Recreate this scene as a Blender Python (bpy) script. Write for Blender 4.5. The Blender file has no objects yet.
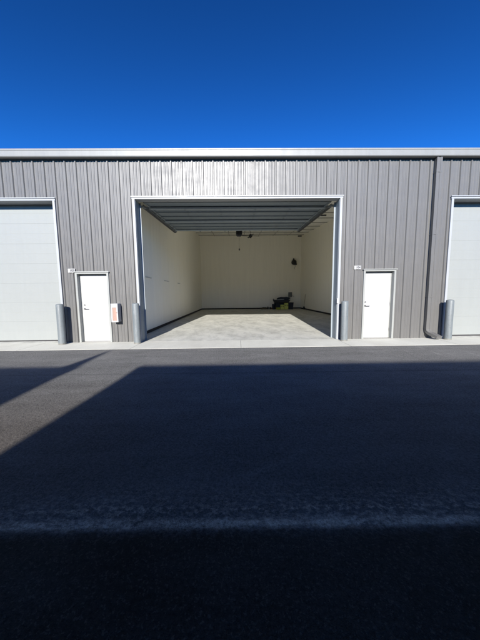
import bpy, math, random
from mathutils import Vector, Matrix
random.seed(7)
S = bpy.context.scene
COL = S.collection
R = math.radians
# world axes: X right along the facade, Y into the building (facade at Y=0), Z up

# ------------------------------------------------------------------ camera
CAM = Vector((0.0, -7.851, 1.452))
F_PX, PITCH, YAW, ROLL = 250.0, -0.102, -0.0144, -0.0104
fh = Vector((-math.sin(YAW), math.cos(YAW), 0)); rt = Vector((math.cos(YAW), math.sin(YAW), 0)); zz = Vector((0, 0, 1))
fw = fh * math.cos(PITCH) + zz * math.sin(PITCH)
up = -fh * math.sin(PITCH) + zz * math.cos(PITCH)
cx = rt * math.cos(ROLL) + up * math.sin(ROLL)
cy = up * math.cos(ROLL) - rt * math.sin(ROLL)
cam = bpy.data.cameras.new('camera')
cam.sensor_fit = 'HORIZONTAL'; cam.sensor_width = 36.0; cam.lens = F_PX / 480 * 36
cam.clip_start = 0.05; cam.clip_end = 3000
co = bpy.data.objects.new('camera', cam); COL.objects.link(co)
co.matrix_world = Matrix.Translation(CAM) @ Matrix((cx, cy, -fw)).transposed().to_4x4()
S.camera = co
S.render.resolution_x, S.render.resolution_y = 768, 1024

# ------------------------------------------------------------------ light
SUN_EL, SUN_AZ = R(22.5), R(4.5)         # light travels towards +Y, a little towards +X
w = bpy.data.worlds.new('World'); S.world = w; w.use_nodes = True
nt = w.node_tree; bg = nt.nodes['Background']
sky = nt.nodes.new('ShaderNodeTexSky'); sky.sky_type = 'NISHITA'; sky.sun_disc = False
sky.sun_elevation = SUN_EL; sky.sun_rotation = math.pi + SUN_AZ
sky.altitude = 1500; sky.air_density = 1.0; sky.dust_density = 0.1; sky.ozone_density = 6.0
gm = nt.nodes.new('ShaderNodeGamma'); gm.inputs['Gamma'].default_value = 1.7          # deep, clear high-contrast sky
tn = nt.nodes.new('ShaderNodeVectorMath'); tn.operation = 'MULTIPLY'; tn.inputs[1].default_value = (0.32, 0.83, 0.85)
nt.links.new(sky.outputs[0], gm.inputs[0]); nt.links.new(gm.outputs[0], tn.inputs[0]); nt.links.new(tn.outputs[0], bg.inputs[0])
bg.inputs[1].default_value = 0.05
sl = bpy.data.lights.new('sun', 'SUN'); sl.energy = 5.0; sl.angle = R(0.53); sl.color = (1.0, 0.965, 0.91)
so = bpy.data.objects.new('sun', sl); COL.objects.link(so)
sd = Vector((math.sin(SUN_AZ) * math.cos(SUN_EL), math.cos(SUN_AZ) * math.cos(SUN_EL), -math.sin(SUN_EL)))
so.rotation_euler = sd.to_track_quat('-Z', 'Y').to_euler(); so.location = (-3, -40, 30)
S.view_settings.view_transform = 'Standard'; S.view_settings.look = 'None'
S.view_settings.exposure = 1.0; S.view_settings.gamma = 1.0
try: S.view_settings.use_curve_mapping = False
except Exception: pass
S.cycles.max_bounces = 12; S.cycles.diffuse_bounces = 12
S.cycles.use_denoising = True

# ------------------------------------------------------------------ materials
def mat(name, col, rough=0.6, metal=0.0, spec=0.5, var=0.0, vscale=3.0, bump=0.0, bscale=40.0, stretch=(1, 1, 1), alpha=None, emit=None):
    m = bpy.data.materials.new(name); m.use_nodes = True; t = m.node_tree; N = t.nodes; L = t.links
    p = N['Principled BSDF']; p.inputs['Base Color'].default_value = (*col, 1)
    p.inputs['Roughness'].default_value = rough; p.inputs['Metallic'].default_value = metal
    p.inputs['Specular IOR Level'].default_value = spec
    tc = N.new('ShaderNodeTexCoord'); mp = N.new('ShaderNodeMapping'); mp.inputs['Scale'].default_value = stretch
    L.new(tc.outputs['Object'], mp.inputs[0])
    n = N.new('ShaderNodeTexNoise'); n.inputs['Scale'].default_value = vscale; n.inputs['Detail'].default_value = 6
    n.inputs['Roughness'].default_value = 0.6
    L.new(mp.outputs[0], n.inputs['Vector'])
    mr = N.new('ShaderNodeMapRange'); mr.inputs[1].default_value = 0.3; mr.inputs[2].default_value = 0.7
    mr.inputs[3].default_value = 1 - var; mr.inputs[4].default_value = 1 + var
    L.new(n.outputs['Fac'], mr.inputs[0])
    mx = N.new('ShaderNodeVectorMath'); mx.operation = 'SCALE'; mx.inputs[0].default_value = col
    L.new(mr.outputs[0], mx.inputs['Scale']); L.new(mx.outputs[0], p.inputs['Base Color'])
    if bump:
        b = N.new('ShaderNodeBump'); b.inputs['Strength'].default_value = 1.0; b.inputs['Distance'].default_value = bump
        n2 = N.new('ShaderNodeTexNoise'); n2.inputs['Scale'].default_value = bscale; n2.inputs['Detail'].default_value = 4
        L.new(mp.outputs[0], n2.inputs['Vector']); L.new(n2.outputs['Fac'], b.inputs['Height']); L.new(b.outputs[0], p.inputs['Normal'])
    return m

class NB:   # tiny node-building aid
    def __init__(s, m): s.t = m.node_tree; s.N = s.t.nodes; s.L = s.t.links; s.p = s.N['Principled BSDF']; s.tc = s.N.new('ShaderNodeTexCoord')
    def put(s, sock, v):
        if isinstance(v, (int, float)): sock.default_value = v
        elif isinstance(v, tuple): sock.default_value = v if len(v) == len(sock.default_value) else (*v, 1)
        else: s.L.new(v, sock)
    def noise(s, scale, detail=5, rough=0.6, stretch=(1, 1, 1), off=(0, 0, 0)):
        mp = s.N.new('ShaderNodeMapping'); mp.inputs['Scale'].default_value = stretch; mp.inputs['Location'].default_value = off
        s.L.new(s.tc.outputs['Object'], mp.inputs[0])
        n = s.N.new('ShaderNodeTexNoise'); n.inputs['Scale'].default_value = scale; n.inputs['Detail'].default_value = detail; n.inputs['Roughness'].default_value = rough
        s.L.new(mp.outputs[0], n.inputs['Vector']); return n.outputs['Fac']
    def m(s, op, a, b=0.0, c=None):
        n = s.N.new('ShaderNodeMath'); n.operation = op; s.put(n.inputs[0], a); s.put(n.inputs[1], b)
        if c is not None: s.put(n.inputs[2], c)
        return n.outputs[0]
    def rng(s, v, a, b, c=0.0, d=1.0, smooth=False):
        n = s.N.new('ShaderNodeMapRange'); n.interpolation_type = 'SMOOTHSTEP' if smooth else 'LINEAR'
        s.put(n.inputs[0], v)
        for i, x in enumerate((a, b, c, d)): s.put(n.inputs[i + 1], x)
        return n.outputs[0]
    def mix(s, f, a, b):
        n = s.N.new('ShaderNodeMix'); n.data_type = 'RGBA'; s.put(n.inputs[0], f); s.put(n.inputs[6], a); s.put(n.inputs[7], b); return n.outputs[2]
    def xyz(s):
        n = s.N.new('ShaderNodeSeparateXYZ'); s.L.new(s.tc.outputs['Object'], n.inputs[0]); return n.outputs
    def bump(s, h, dist, normal=None):
        b = s.N.new('ShaderNodeBump'); b.inputs['Distance'].default_value = dist; s.L.new(h, b.inputs['Height'])
        if normal: s.L.new(normal, b.inputs['Normal'])
        return b.outputs[0]
def newmat(name, rough=0.8, spec=0.5):
    m = bpy.data.materials.new(name); m.use_nodes = True
    n = NB(m); n.p.inputs['Roughness'].default_value = rough; n.p.inputs['Specular IOR Level'].default_value = spec
    return m, n

# asphalt: faded paving near the building, foreground darkness painted in, deepest beyond a scuffed seam
M_ASPH, n = newmat('asphalt', 0.9, 0.14)
X, Y, Z = n.xyz()
big = n.noise(0.35, 6, 0.6); mid = n.noise(3.0, 6, 0.65, (0.35, 1, 1)); fine = n.noise(95, 3, 0.7); grit = n.noise(170, 2, 0.6)
wob = n.m('ADD', n.m('MULTIPLY', n.m('SUBTRACT', n.noise(5, 6, .7), 0.5), 0.05), n.m('MULTIPLY', X, 0.009))
yy = n.m('ADD', Y, wob)
streak = n.noise(5, 6, 0.7, (0.12, 1, 1)); clump = n.noise(48, 4, 0.7); patch = n.noise(1.1, 5, 0.65, (0.5, 1, 1), (5, 5, 0))
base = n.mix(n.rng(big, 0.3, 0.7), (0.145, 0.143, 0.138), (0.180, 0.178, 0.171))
fg_dark = n.rng(yy, -6.2, -2.6, 1.0, 0.0, True)             # dim foreground put into the colour, darkening towards the viewpoint
base = n.mix(n.m('MULTIPLY', fg_dark, 0.85), base, (0.078, 0.064, 0.050))
new = n.rng(n.m('ADD', yy, n.m('MULTIPLY', n.m('SUBTRACT', n.noise(30, 4, .8), .5), .22)), -6.50, -6.37, 1.0, 0.0, True)  # patch past the seam, its colour also carrying the foreground's vignette darkness
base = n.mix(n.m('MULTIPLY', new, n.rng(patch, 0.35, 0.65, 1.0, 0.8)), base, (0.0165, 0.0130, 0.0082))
# the scuffed, dusty seam
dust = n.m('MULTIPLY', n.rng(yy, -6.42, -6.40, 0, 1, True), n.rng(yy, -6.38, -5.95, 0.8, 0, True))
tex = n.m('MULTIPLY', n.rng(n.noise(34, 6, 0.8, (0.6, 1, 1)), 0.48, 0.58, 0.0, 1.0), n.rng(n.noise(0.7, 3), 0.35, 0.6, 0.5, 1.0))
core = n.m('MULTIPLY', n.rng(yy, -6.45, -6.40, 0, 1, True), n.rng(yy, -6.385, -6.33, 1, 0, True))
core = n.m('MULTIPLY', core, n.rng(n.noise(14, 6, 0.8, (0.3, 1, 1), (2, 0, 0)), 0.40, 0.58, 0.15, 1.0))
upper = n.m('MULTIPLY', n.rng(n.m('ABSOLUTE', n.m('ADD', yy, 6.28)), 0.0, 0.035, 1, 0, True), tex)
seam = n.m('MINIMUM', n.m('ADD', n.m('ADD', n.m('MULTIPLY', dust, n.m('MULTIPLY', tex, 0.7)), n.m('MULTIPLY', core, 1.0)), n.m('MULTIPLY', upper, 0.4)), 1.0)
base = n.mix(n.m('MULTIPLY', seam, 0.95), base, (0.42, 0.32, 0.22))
# thin paving joint and pale tyre scuffs
j = n.m('ABSOLUTE', n.m('ADD', yy, 3.3)); joint = n.rng(j, 0.0, 0.05, 0.35, 0.0)
base = n.mix(joint, base, (0.04, 0.04, 0.042))
ang = n.m('SUBTRACT', X, n.m('MULTIPLY', Y, 0.14))
for off, wd in ((5.15, .07), (5.42, .04), (5.95, .08), (4.55, .04), (-5.3, .06), (-5.9, .05)):
    d = n.m('ABSOLUTE', n.m('SUBTRACT', n.m('ADD', ang, n.m('MULTIPLY', wob, 1.5)), off))
    sc_ = n.m('MULTIPLY', n.rng(d, 0, wd, 1, 0, True), n.rng(n.noise(2.2, 4, .6, (1, 1, 1), (off, 0, 0)), 0.4, 0.65))
    base = n.mix(n.m('MULTIPLY', n.m('MULTIPLY', sc_, n.rng(Y, -3.6, -2.0)), 0.55), base, (0.27, 0.26, 0.25))
for cx_, cy_, rad, wd in ((-1.0, -3.4, 2.78, .07), (-1.1, -3.5, 4.45, .09), (5.5, -9.5, 5.2, .06)):
    dd_ = n.m('SQRT', n.m('ADD', n.m('POWER', n.m('ABSOLUTE', n.m('SUBTRACT', X, cx_)), 2.0), n.m('POWER', n.m('ABSOLUTE', n.m('SUBTRACT', Y, cy_)), 2.0)))
    k_ = n.m('MULTIPLY', n.rng(n.m('ABSOLUTE', n.m('SUBTRACT', dd_, rad)), 0, wd, 1, 0, True), n.rng(n.noise(1.3, 4, .65, (1, 1, 1), (rad, 3, 0)), 0.45, 0.65))
    base = n.mix(n.m('MULTIPLY', k_, 0.16), base, (0.22, 0.20, 0.17))
v = n.m('ADD', n.m('MULTIPLY', n.rng(mid, 0.3, 0.7, -0.12, 0.12), 1.0), n.rng(fine, 0.3, 0.7, -0.34, 0.34))
v = n.m('ADD', v, n.rng(grit, 0.3, 0.7, -0.34, 0.34))
v = n.m('ADD', v, n.rng(clump, 0.35, 0.65, -0.34, 0.34)); v = n.m('ADD', v, n.rng(streak, 0.3, 0.7, -0.09, 0.09)); v = n.m('ADD', v, n.rng(patch, 0.3, 0.7, -0.15, 0.15))
v = n.m('MAXIMUM', n.m('ADD', v, 1.0), 0.12)
sp = n.rng(n.noise(75, 2, 0.6, (1, 1, 1), (4, 2, 0)), 0.57, 0.66)
sc = n.N.new('ShaderNodeVectorMath'); sc.operation = 'SCALE'; n.L.new(base, sc.inputs[0]); n.L.new(v, sc.inputs['Scale'])
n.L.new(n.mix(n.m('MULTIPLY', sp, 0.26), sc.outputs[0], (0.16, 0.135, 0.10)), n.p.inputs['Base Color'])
b1 = n.bump(fine, 0.012, n.bump(clump, 0.008)); n.L.new(n.bump(grit, 0.005, b1), n.p.inputs['Normal'])

def concrete(name, a, b, stains=None, joints=()):
    m, n = newmat(name, 0.78, 0.4)
    X, Y, Z = n.xyz()
    c = n.mix(n.rng(n.noise(0.9, 7, 0.68, (1.3, .7, 1)), 0.32, 0.68), a, b)
    if stains:
        s = n.rng(n.noise(1.7, 7, 0.72, (1.4, 0.6, 1), (3, 1, 0)), 0.46, 0.66)
        c = n.mix(n.m('MULTIPLY', s, 0.75), c, stains)
        s2 = n.rng(n.m('ABSOLUTE', n.m('SUBTRACT', n.noise(0.8, 3, 0.5, (1, 1, 1), (9, 4, 0)), 0.5)), 0.0, 0.022, 1, 0)
        c = n.mix(n.m('MULTIPLY', s2, 0.35), c, stains)
    for ax, off, per, wd in joints:
        q = X if ax == 'x' else Y
        d = n.m('ABSOLUTE', n.m('SUBTRACT', n.m('PINGPONG', n.m('SUBTRACT', q, off), per / 2), 0.0))
        c = n.mix(n.rng(d, wd * .5, wd, 0.7, 0.0), c, tuple(x * .35 for x in a))
    v = n.rng(n.noise(45, 4, 0.7), 0.3, 0.7, 0.90, 1.1)
    sc = n.N.new('ShaderNodeVectorMath'); sc.operation = 'SCALE'; n.L.new(c, sc.inputs[0]); n.L.new(v, sc.inputs['Scale'])
    n.L.new(sc.outputs[0], n.p.inputs['Base Color'])
    n.L.new(n.bump(n.noise(120, 3, 0.7), 0.002), n.p.inputs['Normal'])
    return m
M_APRON = concrete('broomed_concrete', (0.47, 0.46, 0.40), (0.56, 0.55, 0.485), joints=(('x', 0.12, 3.05, .012),))
M_SLAB = concrete('slab_concrete', (0.41, 0.405, 0.36), (0.53, 0.52, 0.465), (0.28, 0.275, 0.245))

def painted(name, col, rough, streak=0.05, spec=0.5, oil=0.004):
    m, n = newmat(name, rough, spec)
    v = n.m('ADD', n.rng(n.noise(2.5, 6, 0.65, (3, 3, 0.18)), 0.3, 0.7, -streak, streak), n.rng(n.noise(22, 4, 0.6), 0.3, 0.7, -streak * .5, streak * .5))
    v = n.m('ADD', v, 1.0)
    sc = n.N.new('ShaderNodeVectorMath'); sc.operation = 'SCALE'; sc.inputs[0].default_value = col; n.L.new(v, sc.inputs['Scale'])
    n.L.new(sc.outputs[0], n.p.inputs['Base Color'])
    n.L.new(n.rng(n.noise(4, 4), 0.3, 0.7, rough - .05, rough + .06), n.p.inputs['Roughness'])
    if oil: n.L.new(n.bump(n.noise(1.3, 2, 0.4, (4, 1, 0.7)), oil), n.p.inputs['Normal'])
    return m
M_WALL = painted('grey_wall_steel', (0.106, 0.103, 0.098), 0.43, 0.015, 0.5, 0.005)
M_TRIM = painted('pale_trim_steel', (0.30, 0.31, 0.32), 0.40, 0.03, 0.5, 0.0)
M_GUT = painted('gutter_steel', (0.195, 0.196, 0.187), 0.45, 0.04, 0.5, 0.003)
M_GDOOR = painted('garage_door_steel', (0.232, 0.243, 0.233), 0.5, 0.02, 0.35, 0.004)
M_DOOR = painted('white_door_paint', (0.36, 0.36, 0.35), 0.45, 0.015, 0.5, 0.002)
M_FRAME = painted('door_frame_paint', (0.25, 0.255, 0.24), 0.45, 0.02, 0.5, 0.0)
M_LINER = painted('interior_liner', (0.90, 0.87, 0.77), 0.6, 0.03, 0.3, 0.010)
M_CEIL = painted('ceiling_liner', (0.86, 0.85, 0.80), 0.6, 0.03, 0.3, 0.014)
M_RAIL = mat('rail_paint', (0.5, 0.49, 0.45), 0.55)
M_PURLIN = mat('purlin_steel', (0.36, 0.35, 0.32), 0.55, 0, var=.06)
M_OHD = painted('overhead_door_inside', (0.20, 0.235, 0.26), 0.5, 0.04, 0.4, 0.003)
M_STRUT = painted('strut_steel', (0.40, 0.45, 0.48), 0.45, 0.04, 0.5, 0.0)
M_JAMB = painted('jamb_steel', (0.21, 0.24, 0.26), 0.45, 0.03, 0.5, 0.0)
M_GALV = mat('galvanised_steel', (0.30, 0.33, 0.36), 0.45, 0.7, var=.1, vscale=12)
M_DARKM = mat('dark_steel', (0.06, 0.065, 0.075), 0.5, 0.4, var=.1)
M_BOLL = painted('bollard_paint', (0.13, 0.145, 0.15), 0.5, 0.16, 0.4, 0.0)
def scuffed(name, col):
    m, n = newmat(name, 0.5, 0.4); X, Y, Z = n.xyz()
    c = n.mix(n.rng(n.noise(3, 6, .7, (3, 3, .5)), .35, .65), tuple(x * .86 for x in col), tuple(x * 1.12 for x in col))
    ch = n.m('MULTIPLY', n.rng(n.noise(16, 6, .75, (1, 1, 1.6)), .60, .66), n.rng(Z, .15, .9, 1.0, .35))
    c = n.mix(ch, c, (.055, .045, .038))
    sc_ = n.rng(n.noise(30, 3, .6, (1, 1, .12), (3, 1, 0)), .63, .70); c = n.mix(n.m('MULTIPLY', sc_, .5), c, tuple(x * 1.8 for x in col))
    c = n.mix(n.rng(n.m('ADD', Z, n.m('MULTIPLY', n.noise(20, 3), .08)), .05, .10, .6, 0), c, (.20, .18, .14))
    n.L.new(c, n.p.inputs['Base Color']); n.L.new(n.bump(n.noise(30, 4), .002), n.p.inputs['Normal']); return m
M_BOLL = scuffed('bollard_paint', (0.135, 0.15, 0.155))
M_BLACK = mat('black_plastic', (0.012, 0.012, 0.014), 0.5, var=.15)
M_RUB = mat('black_base_strip', (0.018, 0.016, 0.018), 0.8, var=.2)
M_WHITE = mat('white_plastic', (0.36, 0.36, 0.355), 0.5, var=.03)
M_INK = mat('grey_ink', (0.05, 0.05, 0.055), 0.6)
M_RED = mat('red_paint', (0.55, 0.03, 0.02), 0.35, var=.05)
M_CHROME = mat('brushed_steel', (0.45, 0.44, 0.42), 0.32, 0.9)
M_LIME = mat('lime_plastic', (0.42, 0.46, 0.05), 0.5, var=.12, vscale=9)
M_LIME2 = mat('pale_lime_plastic', (0.62, 0.66, 0.16), 0.5, var=.12, vscale=9)
M_NAVY = mat('navy_canvas', (0.022, 0.028, 0.045), 0.85, var=.2, vscale=9, bump=.004, bscale=30)
M_CHAR = mat('charcoal_plastic', (0.035, 0.038, 0.045), 0.6, var=.15)
M_ORANGE = mat('orange_plastic', (0.55, 0.14, 0.03), 0.5)
M_PANEL = mat('grey_panel_paint', (0.13, 0.135, 0.13), 0.5, var=.05)
M_WOOD = mat('wood_handle', (0.22, 0.15, 0.08), 0.6, var=.15, vscale=8)
M_ROOF = painted('roof_steel', (0.45, 0.46, 0.45), 0.4, 0.04)
M_TAN = painted('tan_wall_steel', (0.30, 0.28, 0.25), 0.45, 0.05)
M_DIRT = mat('dry_ground', (0.20, 0.17, 0.12), 0.95, spec=.1, var=.25, vscale=.05, bump=.05, bscale=2)
M_ACR = bpy.data.materials.new('frosted_acrylic'); M_ACR.use_nodes = True
_t = M_ACR.node_tree; _p = _t.nodes['Principled BSDF']; _p.inputs['Base Color'].default_value = (.60, .42, .34, 1); _p.inputs['Roughness'].default_value = .25; _p.inputs['Alpha'].default_value = .35

# ------------------------------------------------------------------ mesh helpers
class MB:
    def __init__(s): s.v = []; s.f = []; s.sm = []
    def add(s, vs, fs, smooth=False):
        o = len(s.v); s.v += [tuple(v) for v in vs]; s.f += [tuple(i + o for i in f) for f in fs]; s.sm += [smooth] * len(fs); return s
    def box(s, x0, x1, y0, y1, z0, z1, rot=None, piv=None):
        vs = [Vector((x, y, z)) for z in (z0, z1) for y in (y0, y1) for x in (x0, x1)]
        if rot:
            pv = Vector(piv) if piv else Vector(((x0 + x1) / 2, (y0 + y1) / 2, (z0 + z1) / 2)); vs = [rot @ (v - pv) + pv for v in vs]
        return s.add(vs, [(0, 2, 3, 1), (4, 5, 7, 6), (0, 1, 5, 4), (2, 6, 7, 3), (0, 4, 6, 2), (1, 3, 7, 5)])
    def ext(s, poly, axis, a, b):
        """closed polygon extruded along axis: 'x' poly=(y,z); 'y' poly=(x,z); 'z' poly=(x,y)"""
        mk = {'x': lambda p, t: (t, p[0], p[1]), 'y': lambda p, t: (p[0], t, p[1]), 'z': lambda p, t: (p[0], p[1], t)}[axis]
        n = len(poly); vs = [mk(p, a) for p in poly] + [mk(p, b) for p in poly]
        fs = [(i, (i + 1) % n, (i + 1) % n + n, i + n) for i in range(n)] + [tuple(range(n))[::-1], tuple(range(n, 2 * n))]
        return s.add(vs, fs)
    def rings(s, rings, smooth=True, cap=True):
        n = len(rings[0]); o = []
        vs = [p for r in rings for p in r]
        fs = [(k * n + i, k * n + (i + 1) % n, (k + 1) * n + (i + 1) % n, (k + 1) * n + i) for k in range(len(rings) - 1) for i in range(n)]
        s.add(vs, fs, smooth)
        if cap: s.add(rings[0], [tuple(range(n))[::-1]]); s.add(rings[-1], [tuple(range(n))])
        return s
    def lathe(s, c, prof, n=24, axis='z', smooth=True):
        out = []
        for r, h in prof:
            ring = []
            for i in range(n):
                a = 2 * math.pi * i / n; u, v = r * math.cos(a), r * math.sin(a)
                ring.append({'z': (c[0] + u, c[1] + v, c[2] + h), 'y': (c[0] + u, c[1] + h, c[2] + v), 'x': (c[0] + h, c[1] + u, c[2] + v)}[axis])
            out.append(ring)
        return s.rings(out, smooth)
    def tube(s, pts, r, n=10, sec=None, flat=False):
        pts = [Vector(p) for p in pts]; out = []
        ref = Vector((0, 0, 1))
        for i, p in enumerate(pts):
            d = (pts[min(i + 1, len(pts) - 1)] - pts[max(i - 1, 0)]).normalized()
            a = d.cross(ref)
            if a.length < 1e-3: a = d.cross(Vector((0, 1, 0)))
            a.normalize()
            if flat: a = Vector((1, 0, 0))
            b = a.cross(d)
            rr = r[i] if isinstance(r, (list, tuple)) else r
            if sec: out.append([p + a * u + b * v for u, v in sec])
            else: out.append([p + a * rr * math.cos(2 * math.pi * k / n) + b * rr * math.sin(2 * math.pi * k / n) for k in range(n)])
        return s.rings(out, not sec)
    def build(s, name, m, parent=None, origin=None, bevel=0.0):
        me = bpy.data.meshes.new(name)
        o = Vector(origin) if origin is not None else Vector((0, 0, 0))
        me.from_pydata([Vector(v) - o for v in s.v], [], s.f); me.materials.append(m)
        for p, q in zip(me.polygons, s.sm): p.use_smooth = q
        import bmesh
        bm = bmesh.new(); bm.from_mesh(me); bmesh.ops.recalc_face_normals(bm, faces=bm.faces)
        bm.to_mesh(me); bm.free(); me.update()
        ob = bpy.data.objects.new(name, me); COL.objects.link(ob); ob.location = o
        if parent:
            ob.parent = parent; ob.location = o - (wloc(parent))
        if bevel:
            b = ob.modifiers.new('bevel', 'BEVEL'); b.width = bevel; b.segments = 2; b.limit_method = 'ANGLE'; b.angle_limit = R(40)
        return ob
def wloc(o):
    v = Vector(o.location)
    while o.parent: o = o.parent; v += o.location
    return v
def tag(o, label=None, cat=None, group=None, kind=None):
    for k, v in (('label', label), ('category', cat), ('group', group), ('kind', kind)):
        if v: o[k] = v
    return o
def empty(name, loc, label, cat, group=None):
    e = bpy.data.objects.new(name, None); COL.objects.link(e); e.location = loc; e.empty_display_size = .2
    return tag(e, label, cat, group)

# ------------------------------------------------------------------ ground
def sheet(name, x0, x1, y0, y1, z, m, nx=1, ny=1):
    mb = MB(); vs = [(x0 + (x1 - x0) * i / nx, y0 + (y1 - y0) * j / ny, z) for j in range(ny + 1) for i in range(nx + 1)]
    fs = [(j * (nx + 1) + i, j * (nx + 1) + i + 1, (j + 1) * (nx + 1) + i + 1, (j + 1) * (nx + 1) + i) for j in range(ny) for i in range(nx)]
    mb.add(vs, fs); return tag(mb.build(name, m), kind='structure')
sheet('ground', -900, 900, -900, 900, -0.06, M_DIRT, 8, 8)
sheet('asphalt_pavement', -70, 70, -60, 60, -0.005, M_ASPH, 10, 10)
# apron strip in front of the doors, a slab with a small exposed front edge
ap = MB(); ap.box(-21, 21, -1.09, -0.03, -0.05, 0.0)
tag(ap.build('concrete_apron', M_APRON, bevel=.002), kind='structure')
fl = MB(); fl.box(-21, 21, -0.024, 17.2, -0.05, 0.0)
tag(fl.build('concrete_floor', M_SLAB), kind='structure')

# ------------------------------------------------------------------ corrugated sheet
PITCH_X, PH = 0.3105, -0.02
PROF = [(0, 0), (0.062, 0), (0.076, .011), (0.098, .011), (0.112, 0), (0.150, 0), (0.164, .011), (0.186, .011), (0.200, 0),
        (0.244, 0), (0.262, .034), (0.2925, .034), (0.3105, 0)]
def prof_pts(x0, x1, ph):
    pts = []
    k0 = math.floor((x0 - ph) / PITCH_X) - 1; k1 = math.ceil((x1 - ph) / PITCH_X) + 1
    for k in range(k0, k1):
        for u, d in PROF[:-1]: pts.append((ph - .277 + k * PITCH_X + u, d))
    out = []
    for (a, da), (b, db) in zip(pts, pts[1:]):
        if b <= x0 or a >= x1: continue
        if a < x0: da = da + (db - da) * (x0 - a) / (b - a); a = x0
        if not out: out.append((a, da))
        if b > x1: db = da + (db - da) * (x1 - a) / (b - a) if b > a else db; b = x1
        out.append((b, db))
    return out
def corr(mb, x0, x1, z0, z1, ph=PH, y=0.0, sgn=-1):
    """ribbed sheet in the XZ plane whose ribs stand out towards sgn*Y"""
    p = prof_pts(x0, x1, ph); n = len(p)
    vs = [(x, y + sgn * d, z0) for x, d in p] + [(x, y + sgn * d, z1) for x, d in p]
    mb.add(vs, [(i, i + 1, i + 1 + n, i + n) for i in range(n - 1)])

# ------------------------------------------------------------------ the storage building
BLD = empty('storage_building', (0, 0, 0), 'long grey ribbed steel storage building with an open bay and white doors', 'building')
# openings (outer edge of trim)
GL0, GL1, OL, OR_, GR0, GR1 = -11.60, -5.342, -3.057, 3.238, 6.571, 12.82
HG, HO, HE = 4.343, 4.372, 5.50
DL0, DL1, DR0, DR1, HD = -4.912, -3.902, 3.973, 4.985, 2.18
T = .068                                   # trim width
XE = 20.0
wl = MB()
def wall_piece(mb, x0, x1, z0, z1): corr(mb, x0, x1, z0, z1)
e = .03
segs = [(-XE, GL0 + e, .003, HE), (GL0 + e, GL1 - e, HG - e, HE), (GL1 - e, DL0 + e, .003, HE), (DL0 + e, DL1 - e, HD - .02, HE),
        (DL1 - e, OL + e, .003, HE), (OL + e, OR_ - e, HO - e, HE), (OR_ - e, DR0 + e, .003, HE), (DR0 + e, DR1 - e, HD - .02, HE),
        (DR1 - e, GR0 + e, .003, HE), (GR0 + e, GR1 - e, HG - e, HE), (GR1 - e, XE, .003, HE)]
for a in segs: wall_piece(wl, *a)
wl.build('ribbed_wall', M_WALL, BLD)
# solid core of the wall behind the ribbed sheet (its inner face is the liner)
cw = MB()
for x0, x1, z0, z1 in segs: cw.box(x0, x1, .004, .19, z0 if z0 > .1 else 0.002, z1 if z0 < .1 else z1)
cw.build('wall_liner', M_LINER, BLD)
# trims and jambs: thing > trim
def opening_trim(x0, x1, h, depth, name='opening_trim', wdt=T, m=M_TRIM, drip=True):
    mb = MB()
    mb.box(x0, x0 + wdt, -.048, depth, 0.003, h - wdt)
    mb.box(x1 - wdt, x1, -.048, depth, 0.003, h - wdt)
    mb.box(x0 - .015, x1 + .015, -.052, depth, h - wdt, h)
    if drip: mb.box(x0 - .03, x1 + .03, -.075, -.053, h - .015, h + .012)
    return mb.build(name, m, BLD)
def garage_door(x0, x1, h, label):
    """closed sectional door, recessed; x0,x1 clear opening"""
    d = MB().box(x0 - .06, x1 + .06, .345, .36, 0.03, h + .1).build('garage_door', M_DARKM, BLD)
    d['label'] = label
    zs = [0.035 + i * (h + .05 - .035) / 7 for i in range(8)]
    for i in range(7):
        s = MB(); z0, z1 = zs[i], zs[i + 1] - .0001
        # panel with shallow horizontal v-groove at mid-height
        zm = (z0 + z1) / 2
        s.ext([(.298, z0), (.295, z0 + .005), (.295, zm - .004), (.2962, zm - .001), (.2962, zm + .001), (.295, zm + .004), (.295, z1 - .005), (.298, z1), (.342, z1), (.342, z0)], 'x', x0 - .05, x1 + .05)
        s.build('door_section', M_GDOOR, d)
    MB().box(x0 - .02, x1 + .02, .288, .34, 0.003, .030).build('bottom_seal', M_RUB, d)
    return d
opening_trim(GL0, GL1, HG, .29); opening_trim(GR0, GR1, HG, .29)
garage_door(GL0 + T, GL1 - T, HG - T, 'closed pale grey sectional door at the left edge of the view')
garage_door(GR0 + T, GR1 - T, HG - T, 'closed pale grey sectional door at the right edge of the view')
opening_trim(OL, OR_, HO, .20)
# steel jamb angles behind the trim of the open bay
for sx, xa in ((1, OL + T), (-1, OR_ - T)):
    mb = MB(); mb.box(min(xa, xa + sx * .006), max(xa, xa + sx * .006), .0, .30, .003, HO - T)
    mb.box(min(xa, xa + sx * .05), max(xa, xa + sx * .05), .30, .306, .003, HO - T)
    mb.build('jamb_angle', M_JAMB, BLD)
# small control box low on the right jamb
MB().box(OR_ - T - .025, OR_ - T + .03, -.075, -.049, 1.14, 1.30).build('jamb_sensor', M_WHITE, BLD, bevel=.006)

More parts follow.
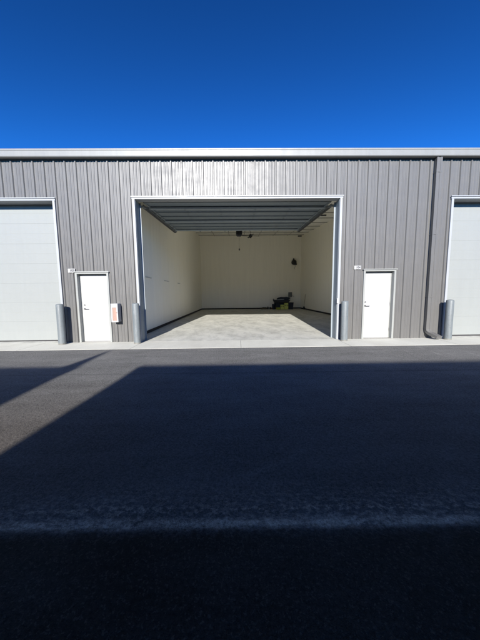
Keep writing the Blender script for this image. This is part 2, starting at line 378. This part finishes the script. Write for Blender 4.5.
def man_door(x0, x1, hinge_right, cyl):
    fr = MB(); fw_ = .055
    fr.box(x0, x0 + fw_, -.050, .17, .003, HD - fw_)
    fr.box(x1 - fw_, x1, -.050, .17, .003, HD - fw_)
    fr.box(x0, x1, -.050, .17, HD - fw_, HD)
    # door stops
    fr.box(x0 + fw_, x0 + fw_ + .018, .09, .12, .003, HD - fw_); fr.box(x1 - fw_ - .018, x1 - fw_, .09, .12, .003, HD - fw_)
    fr.box(x0 - .03, x1 + .03, -.078, -.051, HD - .01, HD + .018)     # drip cap
    d = MB().box(x0 + fw_ + .020, x1 - fw_ - .020, .092, .135, .022, HD - fw_ - .006).build('door', M_DOOR, BLD, bevel=.003)
    fo = fr.build('frame', M_FRAME, d)
    MB().box(x0 + .02, x1 - .02, -.04, .16, .002, .020).build('threshold', M_CHROME, d)
    hx = x0 + fw_ + .020 + .075
    h = MB(); h.lathe((hx, .092, 1.05), [(.030, 0), (.030, -.010), (.012, -.012), (.012, -.05)], 18, 'y')
    h.tube([(hx, .045, 1.05), (hx + .02, .040, 1.05), (hx + .13, .045, 1.045)], [.012, .011, .009], 10)
    MB().lathe((hx, .092, 1.17), [(.024, 0), (.024, -.012), (.02, -.016)], 18, 'y').build('deadbolt', M_CHROME, d)
    h.build('handle', M_CHROME, d)
    xh = x1 - fw_ - .02
    for z in (.28, 1.1, 1.92): MB().lathe((xh, .086, z - .05), [(.008, 0), (.008, .1)], 10, 'z').build('hinge', M_CHROME, d)
    return d
man_door(DL0, DL1, True, True); man_door(DR0, DR1, True, True)

# gutter (box profile with rolled lip), seamed every 6 m
g = MB(); GY = -.175; ZB, ZT = 5.43, 5.65
prof = [(-.002, ZB), (GY + .02, ZB), (GY, ZB + .02), (GY, ZT - .055), (GY - .010, ZT - .045), (GY - .012, ZT - .01), (GY - .002, ZT), (GY + .02, ZT), (GY + .02, ZT - .02), (GY + .012, ZT - .03), (GY + .012, ZB + .03), (GY + .03, ZB + .012), (-.002, ZB + .012)]
g.ext(prof, 'x', -XE - .1, XE + .1)
go = g.build('gutter', M_GUT, BLD)
# strip at the wall head, coloured dark to deepen the gutter's shadow
MB().box(-XE, XE, -.040, -.001, HE - .095, HE - .003).build('eave_shade_strip', M_DARKM, BLD)
# roof: two slopes, ribbed along Y
SL = .1035; YR = 17.2; rf = MB()
def ribs_y(mb, x0, x1, y0, z0, y1, z1):
    n = int((x1 - x0) / .61); vs = []; prof = []
    for k in range(n + 1):
        for u, d in ((0, 0), (.24, 0), (.26, .04), (.29, .04), (.31, 0)):
            prof.append((x0 + k * .61 + u, d))
    m_ = len(prof)
    mb.add([(x, y0, z0 + d) for x, d in prof] + [(x, y1, z1 + d) for x, d in prof], [(i, i + 1, i + 1 + m_, i + m_) for i in range(m_ - 1)])
ribs_y(rf, -XE - .1, XE + .1, -.12, HE + .10, YR, HE + .10 + SL * YR); ribs_y(rf, -XE - .1, XE + .1, YR, HE + .10 + SL * YR, 2 * YR + .1, HE + .10)
rf.ext([(-.1, HE + .03), (YR, HE + .03 + SL * YR), (YR, HE + .09 + SL * YR), (-.1, HE + .09)], 'x', -XE, XE)
rf.ext([(YR + .001, HE + .03 + SL * YR), (2 * YR, HE + .03), (2 * YR, HE + .09), (YR + .001, HE + .09 + SL * YR)], 'x', -XE, XE)
rf.build('roof', M_ROOF, BLD)
# end and rear walls
ew = MB()
for x in (-XE, XE - .12): ew.ext([(.2, .002), (2 * YR, .002), (2 * YR, HE + .02), (YR, HE + .02 + SL * YR), (.2, HE + .02)], 'x', x, x + .12)
corr(ew, -XE, XE, .01, HE + .1, PH, 2 * YR + .04, 1); ew.box(-XE + .13, XE - .13, 2 * YR - .1, 2 * YR + .03, .002, HE + .08)
ew.build('outer_wall', M_WALL, BLD)

# interior partitions
IL, IR, ID = -3.42, 6.40, 17.0
HC = lambda y: HE - .06 + .103 * y * (7.06 - HE + .06) / (.103 * 17.0)
pw = MB()
pw.ext([(.192, .002), (ID, .002), (ID, HC(ID)), (.192, HC(.19))], 'x', IL - .12, IL)
pw.ext([(.192, .002), (ID, .002), (ID, HC(ID)), (.192, HC(.19))], 'x', IR, IR + .12)
pw.box(IL - .12, IR + .12, ID + .002, ID + .12, .002, HC(ID))
# vertical liner seams: flat cover strips 3 mm proud
pwo = pw.build('partition_wall', M_LINER, BLD)
sm_ = MB()
for k in range(1, 14): 
    y = .2 + k * 1.22
    sm_.box(IL, IL + .003, y, y + .045, .12, HC(y) - .02); sm_.box(IR - .003, IR, y, y + .045, .12, HC(y) - .02)
for k in range(1, 8):
    x = IL + k * 1.22; sm_.box(x, x + .045, ID - .001, ID + .002, .12, HC(ID) - .02)
sm_.build('liner_seams', M_LINER, pwo)
bs = MB()
bs.box(IL, IL + .022, .31, ID, .002, .11); bs.box(IR - .022, IR, .31, ID, .002, .11); bs.box(IL + .024, IR - .024, ID - .024, ID, .002, .11)
bs.build('base_strip', M_RUB, pwo)
# ceiling liner with purlins and banding
c = MB(); c.ext([(.2, HC(.2)), (ID, HC(ID)), (ID, HC(ID) + .03), (.2, HC(.2) + .03)], 'x', IL, IR)
co_ = c.build('ceiling', M_CEIL, BLD)
for k in range(11):
    y = .9 + k * 1.52; z = HC(y)
    p_ = MB(); p_.ext([(y, z + .002), (y, z - .05), (y + .05, z - .045), (y + .05, z - .04), (y + .006, z - .042), (y + .006, z + .002)], 'x', IL + .002, IR - .002)
    if y < ID - .2: p_.build('purlin', M_PURLIN, co_)
bn = MB()
for k in range(1, 7):
    x = IL + k * 1.4
    bn.add([(x, .3, HC(.3) - .004), (x + .06, .3, HC(.3) - .004), (x + .06, ID, HC(ID) - .004), (x, ID, HC(ID) - .004)], [(0, 1, 2, 3)])
bn.build('insulation_bands', M_PURLIN, co_)
# conduit clips / beam bracket high on the right wall
MB().box(5.0, 5.40, 7.42, 7.50, HC(7.5) - .12, HC(7.5) - .055).build('beam_clip', M_DARKM, co_)
MB().box(5.95, 6.3, ID - .5, ID - .42, 6.86, 6.97).build('beam_clip', M_DARKM, co_)

# the open sectional door, run back under the ceiling on its tracks
OD = MB(); yA, yB, zA, zB = .62, 5.02, 4.43, 4.66
def od(y): return zA + (zB - zA) * (y - yA) / (yB - yA)
xd0, xd1 = OL + T + .015, OR_ - T - .015
D0 = MB().ext([(yA, zA + .052), (yB, zB + .052), (yB, zB + .056), (yA, zA + .056)], 'x', xd0, xd1).build('open_garage_door', M_GDOOR, BLD)
D0['label'] = 'open sectional door run back overhead inside the bay'
ns = 7; ln = (yB - yA) / ns
for i in range(ns):
    a, b = yA + i * ln + .004, yA + (i + 1) * ln - .004
    s = MB(); s.ext([(a, od(a)), (a + .05, od(a + .05)), (a + .056, od(a) + .035), (b - .056, od(b) + .035), (b - .05, od(b - .05)), (b, od(b)), (b, od(b) + .050), (a, od(a) + .050)], 'x', xd0, xd1)
    for x in (xd0 + .002, xd1 - .062):   # end and centre stiles
        s.ext([(a + .051, od(a) - .001), (b - .051, od(b) - .001), (b - .051, od(b) + .034), (a + .051, od(a) + .034)], 'x', x, x + .06)
    s.build('door_section', M_OHD, D0)
    # reinforcing strut, a hat channel along one edge of the section
    t = MB(); q = b - .005
    if i % 3 == 0: t.ext([(q - .085, od(q) - .002), (q - .070, od(q) - .055), (q - .018, od(q) - .055), (q - .003, od(q) - .002)], 'x', xd0 + .01, xd1 - .01)
    if i % 3 == 0: t.build('strut', M_STRUT, D0)
    for k in range(6):
        x = xd0 + (xd1 - xd0) * k / 5 if 0 < k < 5 else (xd0 + .04 if k == 0 else xd1 - .04)
        h = MB(); h.box(x - .025, x + .025, b - .05, b + .05, od(b) - .060, od(b) - .0565)
        h.lathe((x - .03, b + .012, od(b) - .066), [(.009, 0), (.009, .06)], 8, 'x'); h.build('hinge', M_GALV, D0)
for sx, xt in ((-1, xd0 - .06), (1, xd1 + .06)):
    tr = MB()
    # vertical track, curve, horizontal track as an L/C section
    pts = [(xt, .36, .05), (xt, .36, 3.95)] + [(xt, .36 + .40 * (1 - math.cos(a)), 3.95 + .40 * math.sin(a)) for a in (R(22), R(45), R(67), R(88))] + [(xt, 1.2, od(1.2) - .01), (xt, yB + .35, od(yB + .35) - .01)]
    sec = [(-.035, -.03), (.035, -.03), (.035, .03), (.028, .03), (.028, -.023), (-.028, -.023), (-.028, .03), (-.035, .03)]
    tr.tube(pts, 1, sec=sec, flat=True); tr.build('door_track', M_GALV, BLD)
    an = MB(); x0 = xt + sx * .04
    an.ext([(.9, od(.9) - .06), (yB + .40, od(yB + .4) - .06), (yB + .40, od(yB + .4) + .03), (.9, od(.9) + .03)], 'x', min(x0, x0 + sx * .006), max(x0, x0 + sx * .006))
    an.ext([(.9, od(.9) - .06), (yB + .40, od(yB + .4) - .06), (yB + .40, od(yB + .4) - .054), (.9, od(.9) - .054)], 'x', min(x0 - .05, x0 + .05), max(x0 - .05, x0 + .05))
    an.build('track_angle', M_DARKM, BLD)
    for y in (2.6, yB + .3):
        MB().box(x0 - .02, x0 + .02, y, y + .035, od(y) + .031, HC(y) - .002).build('track_hanger', M_GALV, BLD)
# torsion shaft above the header inside
sh = MB(); sh.lathe((xd0 - .1, .36, 4.62 + .12), [(.016, 0), (.016, xd1 - xd0 + .2)], 10, 'x')
for x in (-.9, .3): sh.lathe((x, .36, 4.74), [(.03, 0), (.045, .02), (.045, .9), (.03, .92)], 16, 'x')
for x in (xd0 - .06, xd1): sh.lathe((x, .36, 4.74), [(.03, 0), (.09, .005), (.09, .05), (.03, .055)], 20, 'x')
sh.build('torsion_shaft', M_DARKM, BLD)

# downspout: box section, kicks out at the foot
ds = MB(); dx, hw, dd = 6.055, .082, .048
dy = -.086
pts = [(dx, dy, ZB - .002), (dx, dy, .30), (dx + .01, dy - .015, .23), (dx + .05, dy - .07, .17), (dx + .15, dy - .30, .075)]
ds.tube(pts, 1, flat=True, sec=[(-hw, -dd), (-.03, -dd), (-.025, -dd + .008), (.025, -dd + .008), (.03, -dd), (hw, -dd), (hw, dd), (-hw, dd)])
dso = ds.build('downspout', M_WALL, BLD)
st = MB()
for z in (1.3, 3.2, 5.0): MB().box(dx - hw - .003, dx + hw + .003, dy - dd - .004, -.002, z, z + .03).build('strap', M_WALL, dso)

# ------------------------------------------------------------------ things on and around the facade
bl = None
spots = [(-5.28, 'grey pipe bollard beside the closed door at the left edge of the view'),
         (-3.015, 'grey pipe bollard by the left jamb of the open bay, near the cabinet'),
         (3.305, 'grey pipe bollard by the right jamb of the open bay'),
         (6.535, 'grey pipe bollard right of the downspout, before the closed door')]
for i, (x, lab) in enumerate(spots):
    if i == 0:
        mb = MB(); mb.lathe((0, 0, 0), [(.102, 0.0005), (.102, 1.19), (.099, 1.20), (.09, 1.215), (.05, 1.227), (.005, 1.231)], 32)
        b = mb.build('bollard', M_BOLL)
    else: b = bl.copy(); COL.objects.link(b)
    bl = bl or b
    b.location = (x, -.30, 0); b.rotation_euler = (R(random.uniform(-.4, .4)), R(random.uniform(-.4, .4)), random.uniform(0, 6))
    tag(b, lab, 'bollard', 'bollards guarding the door openings')

def txt(body, size, loc, m, parent, name='number'):
    cu = bpy.data.curves.new(name, 'FONT'); cu.body = body; cu.size = size; cu.align_x = 'CENTER'; cu.align_y = 'CENTER'; cu.extrude = .002; cu.offset = .004
    o = bpy.data.objects.new(name, cu); COL.objects.link(o)
    dg = bpy.context.evaluated_depsgraph_get(); me = bpy.data.meshes.new_from_object(o.evaluated_get(dg))
    bpy.data.objects.remove(o); me.materials.clear(); me.materials.append(m)
    o = bpy.data.objects.new(name, me); COL.objects.link(o); o.parent = parent
    o.rotation_euler = (R(90), 0, 0); o.location = Vector(loc) - wloc(parent); return o
def plaque(x0, x1, z0, z1, y, body, lab, tilt=0):
    s = MB().box(x0, x1, y - .006, y, z0, z1).build('number_sign', M_WHITE, origin=((x0 + x1) / 2, y, z0), bevel=.002)
    tag(s, lab, 'sign', 'unit number signs')
    txt(body, (z1 - z0) * .78, ((x0 + x1) / 2 + .02, y - .0068, (z0 + z1) / 2), M_INK, s)
plaque(-5.115, -4.905, 2.165, 2.285, -.036, '103', 'small white number sign at the upper left corner of the left white door')
plaque(3.665, 3.880, 2.185, 2.300, -.036, '104', 'small white number sign above and left of the right white door')

# fire extinguisher cabinet
kx0, kx1, kz0, kz1, ky0, ky1 = -3.785, -3.585, .655, 1.215, -.235, -.036
K = empty('extinguisher_cabinet', ((kx0 + kx1) / 2, ky1, kz0), 'white steel cabinet with a tinted window, mounted on the ribbed wall', 'cabinet')
t_ = .012; kb = MB()
kb.box(kx0, kx1, ky1 - t_, ky1, kz0, kz1); kb.box(kx0, kx0 + t_, ky0, ky1 - t_, kz0, kz1); kb.box(kx1 - t_, kx1, ky0, ky1 - t_, kz0, kz1)
kb.box(kx0 + t_, kx1 - t_, ky0, ky1 - t_, kz0, kz0 + t_); kb.box(kx0 + t_, kx1 - t_, ky0, ky1 - t_, kz1 - t_, kz1)
kb.build('cabinet_body', M_WHITE, K)
kd = MB(); f_ = .038; y0_, y1_ = ky0 - .016, ky0 - .001
kd.box(kx0 - .003, kx0 + f_, y0_, y1_, kz0, kz1); kd.box(kx1 - f_, kx1 + .003, y0_, y1_, kz0, kz1)
kd.box(kx0 + f_, kx1 - f_, y0_, y1_, kz0, kz0 + .04); kd.box(kx0 + f_, kx1 - f_, y0_, y1_, kz1 - .12, kz1)
kdo = kd.build('cabinet_door', M_WHITE, K)
MB().box(kx0 + f_, kx1 - f_, y0_ + .005, y0_ + .008, kz0 + .04, kz1 - .12).build('window', M_ACR, kdo)
MB().box(kx1 - .03, kx1 - .018, y0_ - .012, y0_, .92, .97).build('latch', M_CHROME, kdo)
xm, ym = (kx0 + kx1) / 2, (ky0 + ky1) / 2 - .01
X_ = empty('fire_extinguisher', (xm, ym, kz0 + t_), 'red fire extinguisher seen through the window of the white cabinet', 'extinguisher')
MB().lathe((xm, ym, kz0 + t_ + .002), [(.055, 0), (.06, .01), (.06, .31), (.05, .35), (.022, .375), (.02, .40)], 24).build('cylinder', M_RED, X_)
hd = MB(); hd.box(xm - .018, xm + .018, ym - .02, ym + .02, kz0 + .414, kz0 + .445); hd.box(xm - .012, xm + .012, ym - .075, ym + .02, kz0 + .447, kz0 + .458)
hd.build('valve', M_BLACK, X_)
MB().tube([(xm + .018, ym, kz0 + .43), (xm + .05, ym - .01, kz0 + .41), (xm + .068, ym - .02, kz0 + .33), (xm + .066, ym - .02, kz0 + .12)], .007, 8).build('hose', M_BLACK, X_)

# ------------------------------------------------------------------ things inside the bay
# door operator and its rail
O_ = empty('door_opener', (.19, 5.6, 4.52), 'black ceiling mounted door operator at the end of its rail', 'door opener')
MB().box(.03, .35, 5.42, 5.80, 4.53, 4.76).build('motor_housing', M_BLACK, O_, bevel=.03)
MB().box(.08, .30, 5.46, 5.66, 4.465, 4.529).build('lamp_cover', M_CHAR, O_, bevel=.02)
MB().box(.17, .21, .45, 5.6, 4.765, 4.80).build('rail', M_DARKM, O_)
hb = MB()
for x in (.04, .32):
    hb.box(x, x + .03, 5.60, 5.603, 4.77, HC(5.6) - .003)
hb.box(.03, .36, 5.59, 5.598, 4.80, 4.83); hb.build('hanger', M_DARKM, O_)
cd = MB(); cd.tube([(.19, 5.2, 4.76), (.19, 5.21, 4.3), (.19, 5.2, 3.78)], .006, 6); cd.build('pull_cord', M_CHAR, O_)
MB().lathe((.19, 5.2, 3.68), [(.008, .12), (.03, .08), (.035, .02), (.012, 0)], 12).build('pull_handle', M_DARKM, O_)

# ceiling fan
fx, fy, fz = 1.17, 12.0, 5.90
FN = empty('ceiling_fan', (fx, fy, HC(fy)), 'dark ceiling fan on a short rod, hanging deep in the bay', 'ceiling fan')
MB().lathe((fx, fy, fz), [(.015, .12), (.015, HC(fy) - fz - .06), (.07, HC(fy) - fz - .05), (.08, HC(fy) - fz - .003)], 16).build('down_rod', M_DARKM, FN)
MB().lathe((fx, fy, fz), [(.03, .17), (.12, .13), (.15, .06), (.13, -.02), (.07, -.05), (.06, -.12), (.02, -.14)], 24).build('motor', M_BLACK, FN)
for k in range(4):
    a = R(14) + k * R(90); rz = Matrix.Rotation(a, 3, 'Z') @ Matrix.Rotation(R(12), 3, 'X')
    vs = []; pr = [(.10, .03), (.18, .045), (.25, .06), (.5, .072), (.66, .075), (.70, .05)]
    pl = [(r, -w_) for r, w_ in pr] + [(r, w_) for r, w_ in reversed(pr)]
    vs = [rz @ Vector((x, y, z)) + Vector((fx, fy, fz + .03)) for z in (-.005, .005) for x, y in pl]; n_ = len(pl)
    MB().add(vs, [tuple(range(n_))[::-1], tuple(range(n_, 2 * n_))] + [(i, (i + 1) % n_, (i + 1) % n_ + n_, i + n_) for i in range(n_)]).build('blade', M_DARKM, FN)

# wall rails on the left wall
rails = [(1.75, 2.3, 'nearest the opening'), (4.2, 4.9, 'in the middle of the three'), (6.9, 7.4, 'farthest from the opening')]
for y0, y1, wh in rails:
    mb = MB(); mb.box(IL + .003, IL + .02, y0, y1, 2.135, 2.158)
    for k in range(4):
        y = y0 + .06 + k * (y1 - y0 - .12) / 3
        mb.box(IL + .02, IL + .07, y - .01, y + .01, 2.12, 2.132); mb.box(IL + .06, IL + .07, y - .01, y + .01, 2.132, 2.16)
    r_ = mb.build('hook_rail', M_RAIL, origin=(IL, (y0 + y1) / 2, 2.13)); tag(r_, 'thin grey hook rail on the left interior wall, ' + wh, 'hook rail', 'hook rails on the left wall')

# cord reel high on the back wall
rx, rz_ = 5.66, 4.50
RE = empty('cord_reel', (rx, ID, rz_), 'black cord reel hung high on the back wall, a cord dangling below', 'cord reel')
MB().ext([(rx - .04, rz_ + .05), (rx + .04, rz_ + .05), (rx + .10, rz_ + .22), (rx + .02, rz_ + .42), (rx - .04, rz_ + .40), (rx - .10, rz_ + .2)], 'y', ID - .08, ID - .028).build('bracket', M_BLACK, RE)
MB().lathe((rx, ID - .32, rz_), [(.10, 0), (.22, .01), (.24, .03), (.24, .05), (.19, .055), (.19, .17), (.24, .175), (.24, .2), (.2, .235), (.1, .24)], 28, 'y').build('drum', M_BLACK, RE)
MB().box(rx + .05, rx + .27, ID - .30, ID - .12, rz_ - .26, rz_ - .1).build('cord_guide', M_CHAR, RE, bevel=.02)
MB().tube([(rx + .10, ID - .2, rz_ - .24), (rx + .12, ID - .18, rz_ - .42), (rx + .06, ID - .16, rz_ - .55), (rx + .10, ID - .14, rz_ - .66)], .014, 8).build('cord', M_CHAR, RE)

# electrical panel on the back wall
EP = empty('electrical_panel', (5.35, ID, 1.15), 'small grey electrical box on the back wall above the clutter', 'electrical box')
MB().box(5.17, 5.52, ID - .14, ID - .026, 1.16, 1.62).build('box', M_PANEL, EP, bevel=.008)
MB().box(5.20, 5.49, ID - .152, ID - .141, 1.19, 1.59).build('cover', M_PANEL, EP)
MB().tube([(5.523, ID - .08, 1.25), (5.62, ID - .08, 1.24), (5.66, ID - .07, 1.22), (5.74, ID - .06, 1.22)], .018, 8).build('conduit', M_PANEL, EP)

# cluttered corner: folding bench with dark tray, lime tool cases below, navy bag
by = 15.9
B_ = empty('folding_bench', (4.3, by, 0), 'dark folding bench with a curved tray top holding gear over lime cases', 'workbench')
top = MB(); rim = []
N_ = 28
def tray(s_, z, ox=0): return [(4.30 + ox + s_ * .82 * math.copysign(abs(math.cos(2 * math.pi * i / N_)) ** .6, math.cos(2 * math.pi * i / N_)), by + s_ * .33 * math.copysign(abs(math.sin(2 * math.pi * i / N_)) ** .6, math.sin(2 * math.pi * i / N_)), z) for i in range(N_)]
top.rings([tray(.80, .66), tray(.93, .74), tray(1.0, .88), tray(1.03, .90), tray(.97, .895), tray(.9, .77), tray(.7, .72)])
top.build('tray', M_CHAR, B_)
for x in (3.72, 4.88):
    for y in (by - .2, by + .2):
        MB().tube([(4.3 + (x - 4.3) * .75, y, .68), (x, y, .005)], .02, 8).build('leg', M_BLACK, B_)
MB().tube([(3.60, by - .18, .90), (3.50, by - .18, .98), (3.56, by, 1.0), (3.50, by + .18, .98), (3.60, by + .18, .90)], .02, 8).build('push_handle', M_BLACK, B_)
# on the tray: a folded pale sheet and a dark duffel
sht = MB(); 
def blob(mb, c, r, seed, n=18, m_=10, flat=.0):
    rnd = random.Random(seed); ph = [rnd.uniform(0, 6) for _ in range(4)]; rr = []
    for j in range(m_ + 1):
        t = math.pi * j / m_ ; ring = []
        for i in range(n):
            a = 2 * math.pi * i / n; k = 1 + .10 * math.sin(3 * a + ph[0] + t) + .07 * math.sin(5 * a + ph[1] - 2 * t) + .05 * math.sin(2 * t * 2 + ph[2])
            s_ = max(math.sin(t), .03) ** .7; z = max(math.cos(t), -.55 if not flat else -flat)
            ring.append((c[0] + r[0] * s_ * k * math.cos(a), c[1] + r[1] * s_ * k * math.sin(a), c[2] + r[2] * z * (1 if j in (0, m_) else k)))
        rr.append(ring)
    return mb.rings(rr)
dfl = MB(); blob(dfl, (4.46, by, 1.00), (.62, .24, .17), 3); d_ = dfl.build('duffel_bag', M_NAVY, origin=(4.42, by, .9)); tag(d_, 'dark duffel bag lying on top of the folding bench', 'bag')
sht.box(3.86, 4.50, by - .30, by - .21, .905, .97, Matrix.Rotation(R(-3), 3, 'Y')); s__ = sht.build('folded_sheet', mat('pale_cloth', (.40, .42, .42), .9, var=.1), origin=(4.2, by - .25, .9), bevel=.02); tag(s__, 'pale folded cloth on the front edge of the bench top', 'cloth')
# lime tool cases
cases = [(3.74, 4.12, .34, M_LIME, 'lime green tool case on the floor at the left under the bench', .36), (4.15, 4.50, .44, M_LIME2, 'pale lime tool case on the floor, lowest in the middle under the bench', .30), (4.53, 4.88, .60, M_LIME2, 'tall pale lime tool case on the floor at the right under the bench', .40)]
for x0, x1, h, m_, lab, dp in cases:
    e_ = empty('tool_case', ((x0 + x1) / 2, by - .3, 0), lab, 'tool case', 'lime tool cases under the bench')
    MB().box(x0, x1, by - .38, by - .38 + dp, .004, h * .62).build('case_base', m_, e_, bevel=.025)
    MB().box(x0 + .005, x1 - .005, by - .375, by - .38 + dp, h * .63, h).build('case_lid', m_ if m_ is M_LIME2 else M_CHAR, e_, bevel=.025)
    MB().tube([(x0 + .09, by - .385, h * .66), (x0 + .09, by - .42, h * .70), (x1 - .09, by - .42, h * .70), (x1 - .09, by - .385, h * .66)], .011, 6).build('handle', M_BLACK, e_)
    for x in (x0 + .05, x1 - .08): MB().box(x, x + .03, by - .392, by - .376, h * .52, h * .72).build('latch', M_BLACK, e_)
bk = MB(); bk.rings([[(3.70, 16.06, .004), (4.86, 16.06, .004), (4.86, 16.42, .004), (3.70, 16.42, .004)], [(3.66, 16.03, .60), (4.88, 16.03, .60), (4.88, 16.45, .60), (3.66, 16.45, .60)]], smooth=False)
e_ = empty('storage_crate', (4.28, 16.24, 0), 'long black storage crate under the bench, behind the lime cases', 'crate')
bk.build('crate_body', M_CHAR, e_, bevel=.02); MB().box(3.64, 4.90, 16.01, 16.47, .602, .64).build('crate_lid', M_BLACK, e_, bevel=.01)
# navy tote bin at the right end
e_ = empty('storage_tote', (5.0, by - .1, 0), 'dark navy storage tote with lid at the right end of the bench', 'tote')
tt = MB()
def rr4(x0, x1, y0, y1, z): return [(x0, y0, z), (x1, y0, z), (x1, y1, z), (x0, y1, z)]
tt.rings([rr4(4.95, 5.32, by - .36, by + .18, .004), rr4(4.91, 5.37, by - .40, by + .22, .60)], smooth=False); tt.build('tub', M_NAVY, e_, bevel=.02)
MB().box(4.89, 5.39, by - .42, by + .24, .602, .65).build('lid', M_CHAR, e_, bevel=.015)
# a dark round pail under the left end and small things on the floor
p_ = MB(); p_.lathe((3.55, by - .1, 0.003), [(.13, 0), (.17, .50), (.18, .51), (.16, .50), (.12, .02)], 22)
po = p_.build('pail', M_NAVY, origin=(3.55, by - .1, 0)); tag(po, 'dark pail on the floor at the left end of the bench', 'pail')
for x, r, h, m_, lab, nm in ((3.05, .07, .26, M_BLACK, 'small black canister, left of two cans beside the bench', 'canister'), (3.27, .085, .22, M_BLACK, 'squat black canister nearer the bench than the slim one', 'canister'), (3.16, .05, .17, M_WHITE, 'small white can standing between the two black canisters', 'can')):
    e_ = empty(nm, (x, 16.2, 0), lab, nm)
    MB().lathe((x, 16.2, .002), [(r * .95, 0), (r, .01), (r, h * .8), (r * .6, h * .88)], 18).build('body', m_, e_)
    MB().lathe((x, 16.2, .002), [(r * .45, h * .885), (r * .45, h), (r * .3, h + .004)], 14).build('cap', M_CHAR if m_ is M_BLACK else M_WHITE, e_)
rg = MB(); blob(rg, (2.70, 16.3, .07), (.32, .16, .13), 8); o_ = rg.build('rag_heap', mat('brown_rag', (.09, .075, .05), .95, var=.25, vscale=12, bump=.01), origin=(2.7, 16.3, 0)); tag(o_, 'low brown heap of rags on the floor, left of the canisters', 'rags')
og = MB().tube([(3.36, 16.25, .035), (3.5, 16.2, .035), (3.66, 16.25, .035)], .03, 10).build('orange_tube', M_ORANGE, origin=(3.5, 16.2, 0)); tag(og, 'short orange tube lying on the floor in front of the back wall', 'tube')

# broom against the right wall
BR = empty('broom', (6.30, 15.2, 0), 'upright broom with dark bristles leaning on the right interior wall', 'broom')
MB().ext([(15.05, .004), (15.35, .004), (15.31, .24), (15.25, .28), (15.15, .28), (15.09, .24)], 'x', 6.22, 6.31).build('bristles', M_BLACK, BR)
MB().tube([(6.27, 15.2, .27), (6.34, 15.2, .9), (6.375, 15.2, 1.42)], .014, 8).build('broom_handle', M_WOOD, BR)

# ------------------------------------------------------------------ storage buildings across the lane (behind the viewpoint), whose shade falls on the paving
tA, tE = math.tan(SUN_AZ), math.tan(SUN_EL) / math.cos(SUN_AZ)
YB = -17.0
def back(x, y): return x - (y - YB) * tA, (y - YB) * tE      # where the edge that shades ground point (x,y) stands on the plane Y=YB
HB = back(0, -2.78)[1]
def facing_building(x0, x1, lab, nd):
    b = empty('storage_building', ((x0 + x1) / 2, YB, 0), lab, 'building')
    m1 = MB(); H2 = HB - .02
    m1.ext([(YB - .04, 0.0), (YB - .04, H2 - .1), (YB - 9, H2 + .9), (YB - 18, H2 - .1), (YB - 18, 0.0)], 'x', x0 + .02, x1 - .02)
    m1.build('wall', M_TAN, b)
    m2 = MB(); xs = []; wd = 4.4; gap = (x1 - x0 - nd * wd) / (nd + 1)
    for i in range(nd): a = x0 + gap + i * (wd + gap); xs.append((a, a + wd))
    cur = x0
    for a, c_ in xs: corr(m2, cur, a, .01, H2 - .1, 0, YB, 1); corr(m2, a, c_, 4.2, H2 - .1, 0, YB, 1); cur = c_
    corr(m2, cur, x1, .01, H2 - .1, 0, YB, 1); m2.build('ribbed_wall', M_WALL, b)
    for a, c_ in xs:
        d = MB(); d.box(a, c_, YB - .03, YB - .01, .01, 4.2); q = d.build('garage_door', M_GDOOR, b)
        f = MB(); f.box(a - .08, a, YB - .03, YB + .045, .01, 4.2); f.box(c_, c_ + .08, YB - .03, YB + .045, .01, 4.2); f.box(a - .08, c_ + .08, YB - .03, YB + .045, 4.201, 4.29); f.build('frame', M_TRIM, q)
    g = MB(); g.box(x0, x1, YB - .02, YB, HB - .25, HB); g.box(x0, x1, YB, YB + .18, HB - .25, HB - .22); g.box(x0, x1, YB + .16, YB + .18, HB - .22, HB - .05)
    g.build('gutter', M_GUT, b)
    return b
xa = back(-2.12, -4.2)[0]
facing_building(xa, xa + 34, 'long grey steel storage building across the lane', 5)
xb = back(-3.26, -3.6)[0]
bb = facing_building(xb - 28, xb - .02, 'second grey steel storage building across the lane, beyond the gap', 4)
tri = [back(-3.61, -2.80), back(-3.38, -.97), back(-3.18, -4.6)]  # unseen fin, added and shaped to cast the sliver of shadow on the paving
fin = MB(); x_l = tri[0][0]; x_r = tri[2][0]
fin.ext([(x_l, 0), (x_r, 0), (x_r, tri[2][1]), tri[1], (x_l, tri[0][1])], 'y', YB - .35, YB - .05)
fin.build('shadow_fin', M_TAN, bb)
